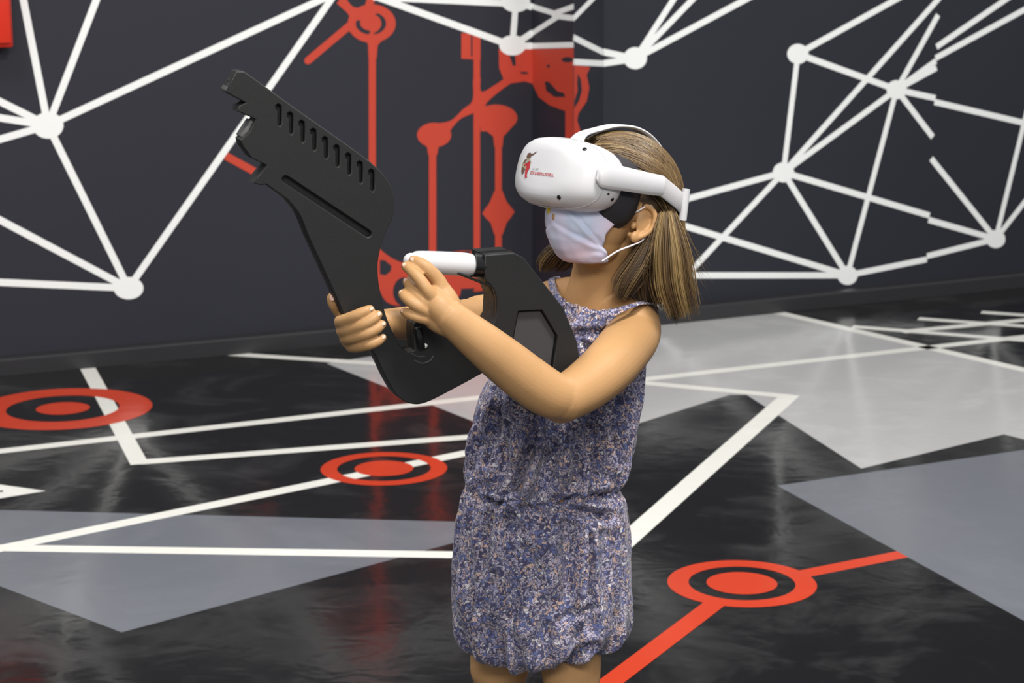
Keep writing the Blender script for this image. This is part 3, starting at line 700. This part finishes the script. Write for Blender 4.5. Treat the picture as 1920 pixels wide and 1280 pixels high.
# straps
def ribbon(name, pts, width, thick, m, parent, up=(0, -0.3, 1), sub=6):
    """flat band through world points; up = outward normal, one or per point"""
    n_ = len(pts); ups = [Vector(up)] * n_ if not isinstance(up, list) else [Vector(u) for u in up]
    wds = width if isinstance(width, list) else [width] * n_
    Q = catmull([(*p, *u, w_) for p, u, w_ in zip(pts, ups, wds)], sub)
    bm = bmesh.new(); rings = []
    for i, q in enumerate(Q):
        p = Vector(q[:3]); u = Vector(q[3:6]).normalized(); w_ = q[6]
        t = (Vector(Q[min(i + 1, len(Q) - 1)][:3]) - Vector(Q[max(0, i - 1)][:3])).normalized()
        u = (u - t * u.dot(t)).normalized(); v = t.cross(u)
        e = min(thick, w_) * 0.5
        prof = [(-w_ / 2, 0), (-w_ / 2 + e, thick / 2), (w_ / 2 - e, thick / 2), (w_ / 2, 0), (w_ / 2 - e, -thick / 2), (-w_ / 2 + e, -thick / 2)]
        rings.append([p + v * a + u * b for a, b in prof])
    loft(bm, rings); bmesh.ops.recalc_face_normals(bm, faces=bm.faces)
    return link(name, mesh(name, bm), m, parent, angle=50)
ribbon('shoulder_strap', [W(1130, 592, 3.075), W(1150, 586, 3.07), W(1178, 575, 3.085), W(1205, 568, 3.115), W(1228, 575, 3.155), W(1225, 620, 3.235)], [0.020, 0.012, 0.010, 0.011, 0.011, 0.011], 0.003, M_fab, romper, up=[(0, -1, 0.5), (0, -1, .8), (0, -.5, 1), (0, -.2, 1), (.5, .3, 1), (0.5, 1, .3)])
ribbon('shoulder_strap', [W(1056, 575, 3.11), W(1040, 548, 3.16), W(1034, 525, 3.24), W(1045, 520, 3.30)], 0.011, 0.003, M_fab, romper, up=[(-.3, -1, .3), (-.4, -1, .6), (-.2, -.3, 1), (0, .3, 1)])
# tie bow at the waist, pocket seam
kk = MPP(955, 940, 3.05)
wf = lambda x, y, d=3.022: W(x, y, d)
bm = bmesh.new()
tube(bm, [(*wf(950, 938), 0.0045), (*wf(962, 930), 0.006), (*wf(975, 938), 0.004), (*wf(960, 943), 0.0045), (*wf(950, 938), 0.0045)], sides=10)
tube(bm, [(*wf(952, 940), 0.003), (*wf(942, 952), 0.0035), (*wf(938, 966), 0.003)], sides=10)
tube(bm, [(*wf(955, 940), 0.0035), (*wf(968, 955), 0.004), (*wf(976, 972), 0.003)], sides=10)
link('bow', mesh('bow', bm), M_fab, romper)

# ------------------------------------------------------------------ mask
def mask_mat():
    m = bpy.data.materials.new('mask_cloth'); m.use_nodes = True; nt = m.node_tree; N = nt.nodes; L = nt.links
    b = N['Principled BSDF']; b.inputs['Roughness'].default_value = 0.8; b.inputs['Subsurface Weight'].default_value = 0.0
    tc = N.new('ShaderNodeTexCoord'); n = N.new('ShaderNodeTexNoise'); n.inputs['Scale'].default_value = 16; n.inputs['Detail'].default_value = 1; L.new(tc.outputs['Object'], n.inputs['Vector'])
    cr = N.new('ShaderNodeValToRGB'); e = cr.color_ramp.elements
    e[0].position = 0.35; e[0].color = col((198, 208, 232)); e[1].position = 0.65; e[1].color = col((246, 218, 232))
    q = e.new(0.5); q.color = col((218, 212, 236))
    L.new(n.outputs['Fac'], cr.inputs[0]); L.new(cr.outputs[0], b.inputs['Base Color']); return m
MK = empty('face_mask', HM @ Vector((0.1, 0, -0.05))); tag(MK, 'pastel pink and blue cloth face mask on the child below the white headset', 'face mask')
bm = bmesh.new(); rows = []
def crease(d, w_): return math.exp(-(d / w_) ** 2)
for i in range(49):
    t = i / 48
    u = 0.000 - 0.096 * t + 0.006 * math.sin(t * math.pi)
    rf = np.interp(t, [0, .15, .30, .45, .6, .75, .88, .96, 1], [0.074, 0.082, 0.088, 0.088, 0.084, 0.077, 0.066, 0.052, 0.040])
    rl = np.interp(t, [0, .3, .6, .85, 1], [0.064, 0.067, 0.063, 0.054, 0.044])
    row = []
    for j in range(73):
        s = -1 + 2 * j / 72
        amax = np.interp(t, [0, .3, .6, .8, 1], [84, 79, 70, 72, 86])
        a = R(s * amax); q = abs(s)
        dr = 0.0
        # three folds that fan out from the lower corner by the cheek
        for y0, y1, w_, h_ in ((0.05, 0.78, 0.045, -0.0035), (0.52, 0.80, 0.04, -0.0030), (0.92, 0.84, 0.04, -0.0020)):
            dr += h_ * crease(t - (y0 + (y1 - y0) * q), w_) * min(1, 0.3 + q)
            dr += -h_ * 0.8 * crease(t - (y0 + (y1 - y0) * q) - 0.06, w_) * min(1, 0.3 + q)
        dr += 0.0018 * noise.noise(Vector((s * 5, t * 5, 0)))
        uu = u + 0.012 * q ** 2 * (t - 0.3) * 1.4
        row.append(HM @ Vector((0.018 + (rf + dr) * math.cos(a) ** 0.9, (rl + dr) * math.sin(a), uu)))
    rows.append(row)
loft(bm, rows, False, False, closed=False); bmesh.ops.recalc_face_normals(bm, faces=bm.faces)
mk = link('mask_cloth', mesh('mask_cloth', bm), mask_mat(), MK); md = mk.modifiers.new('t', 'SOLIDIFY'); md.thickness = 0.0012; md.offset = 0
M_loop = mat('white_elastic', (240, 232, 236), rough=0.7)
for s in (1, -1):
    bm = bmesh.new()
    def hp(a, b, c, r=0.0013): return (*(HM @ Vector((a, b * s, c))), r)
    tube(bm, [hp(0.036, 0.063, -0.012), hp(0.015, 0.069, -0.006), hp(-0.004, 0.076, 0.010), hp(-0.017, 0.078, 0.004)], sides=8)
    tube(bm, [hp(0.042, 0.056, -0.085), hp(0.024, 0.063, -0.066), hp(0.004, 0.070, -0.052), hp(-0.010, 0.074, -0.040), hp(-0.018, 0.078, -0.014)], sides=8)
    link('ear_loop', mesh('ear_loop', bm), M_loop, MK)
bm = bmesh.new()
for dx, dy in ((0, 0), (0, .006)):
    ellipsoid(bm, HM @ T(0.104, -0.020 + dy, -0.028 + (0.005 if dx == 0 and dy == 0 else -0.002)), (0.003, 0.005, 0.005), 12, 8)
ob = link('flower_print', mesh('flower_print', bm), mat('yellow_print', (232, 204, 70), rough=0.8), MK); ob['label'] = 'small yellow flower'

# ------------------------------------------------------------------ headset
HS = empty('vr_headset', HM @ Vector((0.13, 0, 0.02))); tag(HS, 'white virtual reality headset strapped over the eyes of the child', 'headset')
def HP(f, l, u): return HM @ Vector((f, l, u))
HB, HU = 0.062, 0.026                                # rear plane of the white shell, centre height
def sring(f, a, b, u0=HU, n=64, e=3.0, bend=0.0):
    out = []
    for i in range(n):
        t = 2 * math.pi * i / n; c, s = math.cos(t), math.sin(t)
        l = a * math.copysign(abs(c) ** (2 / e), c); u = b * math.copysign(abs(s) ** (2 / e), s)
        out.append(HP(f - bend * (l / 0.09) ** 2, l, u0 + u))
    return out
bm = bmesh.new()
sec = [(0.1465, 0.020, 0.010, .001), (0.1465, 0.052, 0.027, .006), (0.1455, 0.072, 0.037, .012), (0.1425, 0.083, 0.0435, .016), (0.137, 0.0905, 0.0475, .018), (0.129, 0.0945, 0.050, .019), (0.114, 0.0965, 0.0520, .018), (0.098, 0.0965, 0.0520, .014), (0.084, 0.094, 0.0505, .010), (0.072, 0.090, 0.047, .006), (0.062, 0.084, 0.043, .004)]
loft(bm, [sring(f, a, b, bend=bd) for f, a, b, bd in sec]); bmesh.ops.recalc_face_normals(bm, faces=bm.faces)
me = mesh('shell', bm); shell = link('shell', me, M_white, HS)
b2 = bmesh.new(); b2.from_mesh(me); bvh = BVHTree.FromBMesh(b2)
# seam ring around the front panel
bm = bmesh.new()
M_seam = mat('seam_grey', (186, 184, 188), rough=0.5)
sr = sring(0.1225, 0.0957, 0.0514, bend=0.0188)
tube(bm, [(*p, 0.0006) for p in sr + sr[:1]], sides=6, n=1, round_ends=False)
link('front_seam', mesh('front_seam', bm), M_seam, HS)
M_foam = mat('black_foam', (40, 39, 45), rough=0.85, bump=0.2, bscale=400)
bm = bmesh.new()
loft(bm, [sring(0.072, 0.084, 0.045), sring(0.062, 0.086, 0.052, u0=0.022), sring(0.048, 0.084, 0.059, u0=0.018, bend=.012), sring(0.036, 0.080, 0.060, u0=0.018, bend=.022), sring(0.034, 0.070, 0.050, u0=0.018, bend=.020)]); bmesh.ops.recalc_face_normals(bm, faces=bm.faces)
link('face_cushion', mesh('face_cushion', bm), M_foam, HS)
# camera dots
def drape(f, l, u, d, off=0.0005):
    """shoot from outside towards local direction d and return the shell point"""
    o = HP(f, l, u); dd = (HM.to_3x3() @ Vector(d)).normalized()
    h = bvh.ray_cast(o - dd * 0.08, dd)
    return (h[0] - dd * off, h[1]) if h[0] is not None else (o, -dd)
M_dot = mat('camera_lens', (14, 14, 18), rough=0.15)
def dot(f, l, u, d, r):
    p, n = drape(f, l, u, d); b = bmesh.new(); q = n.to_track_quat('Z', 'Y').to_matrix().to_4x4()
    ellipsoid(b, Matrix.Translation(p) @ q, (r, r, 0.0012), 20, 10); return link('tracking_camera', mesh('tracking_camera', b), M_dot, HS)
dot(0.132, 0.070, 0.064, (-0.85, -0.45, -0.25), 0.0036)
dot(0.140, 0.048, -0.012, (-0.9, -0.3, 0.25), 0.0036)
dot(0.090, 0.09, 0.008, (0, -1, 0), 0.0018)
dot(0.078, 0.09, 0.002, (0, -1, 0), 0.0030)
# printed logo: small draped patches on the front panel
MR = mat('print_red', (176, 40, 50), rough=0.5); MBR = mat('print_brown', (96, 70, 58), rough=0.5); MGN = mat('print_olive', (150, 142, 118), rough=0.5); MGR = mat('print_grey', (150, 156, 156), rough=0.5)
def patch(bm, poly, mi, off):
    vs = []
    for l, u in poly:
        p, n = drape(0.155, l, HU + u, (-1, 0, 0), off); vs.append(bm.verts.new(p))
    f = bm.faces.new(vs); f.material_index = mi
    f.normal_update()
    if f.normal.dot(hf) < 0: f.normal_flip()
bm = bmesh.new()
LX, LU = -0.040, 0.004
fig = [ # (poly, material) in mm around the figure centre; + is towards the text
 ([(-2, 18), (3, 20), (7, 17), (6, 11), (0, 9), (-3, 12)], 1), ([(5, 18), (10, 19), (16, 23), (16, 21.5), (10, 16), (6, 15)], 1),
 ([(-3, 9), (5, 10), (9, 4), (8, -6), (3, -10), (-6, -8), (-9, 0)], 2), ([(-5, 7), (0, 9), (-3, 2), (-8, 0)], 1),
 ([(3, 6), (8, 4), (9, -8), (4, -12), (1, -4)], 0), ([(-8, -5), (0, -8), (-1, -14), (-4, -19), (-7, -13)], 1),
 ([(1, -9), (7, -10), (6, -17), (8, -22), (4, -24), (2, -16)], 0), ([(-2, 4), (4, 7), (5, 5), (-1, 1)], 3), ([(-4, -1), (4, 3), (5, 1), (-3, -4)], 0)]
for k_, (poly, mi) in enumerate(fig): patch(bm, [(LX + a * 0.00125, LU + b * 0.00088) for a, b in poly], mi, 0.0004 + 0.00006 * k_)
ob = link('logo_figure', mesh('logo_figure', bm), [MR, MBR, MGN, MGR], HS, smooth=False); ob['label'] = 'small brown and red printed figure'
def glyphs(name, l0, u0, n, w_, h_, m, gap=1.3, seed=3):
    rr = random.Random(seed); bm = bmesh.new(); x = l0
    for i in range(n):
        if rr.random() < 0.12: x += w_ * 0.5; 
        st = w_ * 0.3
        patch(bm, [(x, u0), (x + st, u0), (x + st, u0 + h_), (x, u0 + h_)], 0, 0.0005)
        k_ = rr.random()
        if k_ < .7: patch(bm, [(x, u0 + h_ * .78), (x + w_, u0 + h_ * .78), (x + w_, u0 + h_), (x, u0 + h_)], 0, 0.00055)
        if k_ > .3: patch(bm, [(x, u0), (x + w_, u0), (x + w_, u0 + h_ * .22), (x, u0 + h_ * .22)], 0, 0.0006)
        if k_ < .5: patch(bm, [(x + w_ - st, u0), (x + w_, u0), (x + w_, u0 + h_), (x + w_ - st, u0 + h_)], 0, 0.00065)
        x += w_ * gap
    return link(name, mesh(name, bm), m, HS, smooth=False)
glyphs('logo_text', -0.024, -0.010, 16, 0.0027, 0.0042, MR)
glyphs('logo_text', -0.022, -0.003, 6, 0.0020, 0.0026, MGR, seed=5)
# side arms, rear strap, top strap
M_strap = mat('white_strap', (196, 195, 198), rough=0.6, bump=0.15, bscale=700)
for s in (1, -1):
    sd = (HM.to_3x3() @ Vector((0, s, 0)))
    ups = [sd] * 5
    ribbon('side_arm', [HP(0.118 if s > 0 else 0.100, 0.0950 * s, 0.031), HP(0.108 if s > 0 else 0.094, 0.1010 * s, 0.032), HP(0.065, 0.1010 * s, 0.035), HP(0.025, 0.0975 * s, 0.038), HP(-0.006, 0.0940 * s, 0.041)],
           [0.022, 0.036, 0.034, 0.032, 0.030], 0.009, M_white, HS, up=[tuple(u) for u in ups])
    ribbon('rear_strap', [HP(-0.002, 0.0935 * s, 0.0415), HP(-0.010, 0.0930 * s, 0.0395), HP(-0.060, 0.081 * s, 0.026), HP(-0.088, 0.054 * s, 0.014), HP(-0.106, 0.014 * s, 0.006), HP(-0.107, 0, 0.006)],
           0.028, 0.004, M_strap, HS, up=[tuple(HM.to_3x3() @ Vector(v)) for v in ((0, s, 0), (-.1, s, 0), (-.5, s, 0), (-1, .7 * s, 0), (-1, .1 * s, 0), (-1, 0, 0))])
    cyl('strap_buckle', HP(-0.062, 0.082 * s, 0.048), HP(-0.070, 0.080 * s, 0.002), 0.0062, 0.0062, M_white, HS, seg=20)
ribbon('top_strap', [HP(0.098, 0, 0.072), HP(0.088, 0, 0.090), HP(0.062, 0, 0.104), HP(0.028, 0, 0.118), HP(-0.010, 0, 0.122), HP(-0.045, 0, 0.112), HP(-0.080, 0, 0.086), HP(-0.106, 0, 0.050), HP(-0.109, 0, 0.012)],
       [0.040, 0.028, 0.026, 0.026, 0.025, 0.025, 0.025, 0.025, 0.025], 0.0045, M_strap, HS,
       up=[tuple(HM.to_3x3() @ Vector(v)) for v in ((1, 0, .3), (1, 0, .7), (.6, 0, 1), (.2, 0, 1), (-.1, 0, 1), (-.4, 0, 1), (-.9, 0, .7), (-1, 0, .2), (-1, 0, 0))])

# ------------------------------------------------------------------ hair
def hair_mat():
    m = bpy.data.materials.new('brown_hair'); m.use_nodes = True; nt = m.node_tree; N = nt.nodes; L = nt.links
    b = N['Principled BSDF']; b.inputs['Roughness'].default_value = 0.38; b.inputs['Specular IOR Level'].default_value = 0.5
    at = N.new('ShaderNodeAttribute'); at.attribute_name = 'tint'
    cr = N.new('ShaderNodeValToRGB'); e = cr.color_ramp.elements
    e[0].position = 0; e[0].color = col((58, 44, 32)); e[1].position = 1; e[1].color = col((160, 134, 88)); q = e.new(0.5); q.color = col((102, 80, 54))
    L.new(at.outputs['Fac'], cr.inputs[0]); L.new(cr.outputs[0], b.inputs['Base Color']); return m
HMi = HM.inverted()
hv, hfaces, tint = [], [], []
def add_strand(pts, r, tn):
    base = len(hv); n = len(pts); S_ = 4
    for i, p in enumerate(pts):
        t = (pts[min(i + 1, n - 1)] - pts[max(i - 1, 0)]).normalized()
        u = t.cross(Vector((0.3, 1, 0.1)))
        if u.length < 1e-3: u = Vector((1, 0, 0))
        u.normalize(); v = t.cross(u); rr = r * (1 - 0.75 * max(0, (i / (n - 1) - 0.75) / 0.25))
        for k_ in range(S_):
            a = 2 * math.pi * k_ / S_; hv.append(p + u * (rr * math.cos(a)) + v * (rr * 0.8 * math.sin(a))); tint.append(tn)
    for i in range(n - 1):
        for k_ in range(S_):
            a = base + i * S_ + k_; b = base + i * S_ + (k_ + 1) % S_
            hfaces.append((a, b, b + S_, a + S_))
EC = Vector((-0.006, 0, 0.022)); ER = Vector((0.092, 0.072, 0.081))
def grow(az, start, inflate, bottom_z, length_max, seed, tn, drift):
    """one strand that leaves the front hairline, lies on the skull and falls by its own weight"""
    rr = random.Random(seed)
    pole = Vector((0.82, 0, 0.57)).normalized(); bk = Vector((-0.57, 0, 0.82)).normalized(); side = Vector((0, 1, 0))
    d_az = bk * math.cos(az) + side * math.sin(az)
    q = pole * math.cos(start) + d_az * math.sin(start)
    p = EC + Vector((q.x * ER.x, q.y * ER.y, q.z * ER.z)) * (1 + inflate)
    v = (d_az * math.cos(start) - pole * math.sin(start)); v = (v + Vector((-0.9, 0, 0))).normalized()
    gl = (HMi.to_3x3() @ Vector((0, 0, -1))).normalized()
    pts = [HM @ p]; st = 0.0075; L_ = 0
    while L_ < length_max:
        g = 0.16 if p.x > -0.02 and p.z > 0.03 else 0.30
        back = Vector((-1, 0, 0)) * (0.32 if p.x > -0.022 and p.z < 0.085 and abs(p.y) > 0.02 else 0.0)
        v = (v + gl * g + back + drift * 0.03).normalized()
        p = p + v * st; L_ += st
        e = Vector(((p.x - EC.x) / ER.x, (p.y - EC.y) / ER.y, (p.z - EC.z) / ER.z)); k_ = e.length
        if k_ < 1 + inflate:
            e = e / k_ * (1 + inflate); p2 = EC + Vector((e.x * ER.x, e.y * ER.y, e.z * ER.z)); v = (p2 - pts_l[-1] if False else v); p = p2
        if abs(p.y) < 0.045 and p.z < -0.03 and p.x > -0.055 : p.x = min(p.x, -0.05) 
        wp = HM @ p
        # rest on the back and shoulder
        if wp.z < bottom_z: break
        pts.append(wp)
    return pts
zb = W(1250, 592, 3.12).z
cl = [(random.uniform(-1, 1)) for _ in range(200)]
for i in range(5200):
    az = random.triangular(-1.62, 1.62, 0) if i % 3 else random.uniform(0.3, 1.62)
    start = random.uniform(0.22, 1.25)
    infl = 0.045 + 0.11 * random.random() ** 1.2
    ci = int((az + 2) * 28) % 200
    dr = Vector((-0.5 * cl[ci] - 0.4, 0.6 * cl[(ci * 7) % 200], 0)) * 0.5
    tn = min(1, max(0, 0.5 + 0.28 * cl[(ci * 3) % 200] + random.uniform(-0.2, 0.2)))
    pts = grow(az, start, infl, zb + 0.012 * cl[(ci * 5) % 200] + random.uniform(-0.008, 0.018), 0.42, i, tn, dr)
    if len(pts) > 4: add_strand(pts, 0.00062, tn)
# lock in front of the near shoulder, lock under the far cheek
def lock(path, n, spread, r=0.0006, t0=0.4):
    P = catmull([(*W(x, y, Y), s * MPP(x, y, Y)) for x, y, Y, s in path], 5)
    for i in range(n):
        a, b = random.gauss(0, .45), random.gauss(0, .45); c_ = random.gauss(0, .45)
        cut = random.randint(0, 3)
        tn = min(1, max(0, t0 + 0.25 * math.sin(a * 6) + random.uniform(-.12, .12)))
        pts = [Vector(q[:3]) + Vector((a, b, c_ * 0.3)) * q[3] for q in P[:len(P) - cut]]
        add_strand(pts, r, tn)
lock([(1222, 400, 3.13, 8), (1222, 440, 3.12, 14), (1205, 485, 3.115, 24), (1180, 525, 3.11, 26), (1165, 558, 3.105, 16)], 480, 1, t0=0.35)
lock([(1238, 420, 3.12, 14), (1228, 470, 3.12, 28), (1222, 520, 3.13, 34), (1225, 575, 3.14, 30)], 500, 1, t0=0.22)
lock([(1252, 400, 3.11, 14), (1256, 460, 3.10, 30), (1262, 530, 3.10, 36), (1278, 590, 3.11, 32)], 700, 1, t0=0.68)
lock([(1075, 440, 3.27, 10), (1048, 468, 3.27, 22), (1030, 490, 3.27, 20), (1020, 508, 3.27, 10)], 240, 1, t0=0.45)
lock([(1080, 460, 3.27, 16), (1062, 490, 3.27, 18), (1045, 508, 3.27, 12)], 160, 1, t0=0.3)
for i in range(16):                                   # loose flyaway hairs
    x = random.uniform(1285, 1300); y = random.uniform(430, 520)
    pts = [Vector(q[:3]) for q in catmull([(*W(x - 15, y - 30, 3.12), 0), (*W(x + 5, y + 15, 3.12), 0), (*W(x + random.uniform(15, 50), y + random.uniform(40, 75), 3.13), 0)], 5)]
    add_strand(pts, 0.00018, 0.7)
me = bpy.data.meshes.new('hair'); me.from_pydata([tuple(p) for p in hv], [], hfaces)
at = me.attributes.new('tint', 'FLOAT', 'POINT'); at.data.foreach_set('value', tint)
M_hair = hair_mat()
hair = link('hair', me, M_hair, Pn)
# scalp cap below the strands
bm = bmesh.new(); r_s = bmesh.ops.create_uvsphere(bm, u_segments=48, v_segments=32, radius=1)
dead = [v for v in bm.verts if (v.co.z < -0.30 + 0.75 * v.co.x) or v.co.x > 0.86]
bmesh.ops.delete(bm, geom=dead, context='VERTS')
bmesh.ops.transform(bm, matrix=HM @ Matrix.Translation(EC) @ Matrix.Diagonal((ER.x * 1.045, ER.y * 1.045, ER.z * 1.045, 1)), verts=bm.verts)
me2 = mesh('hair_roots', bm); at = me2.attributes.new('tint', 'FLOAT', 'POINT'); at.data.foreach_set('value', [0.15] * len(me2.vertices))
link('hair_roots', me2, M_hair, hair)
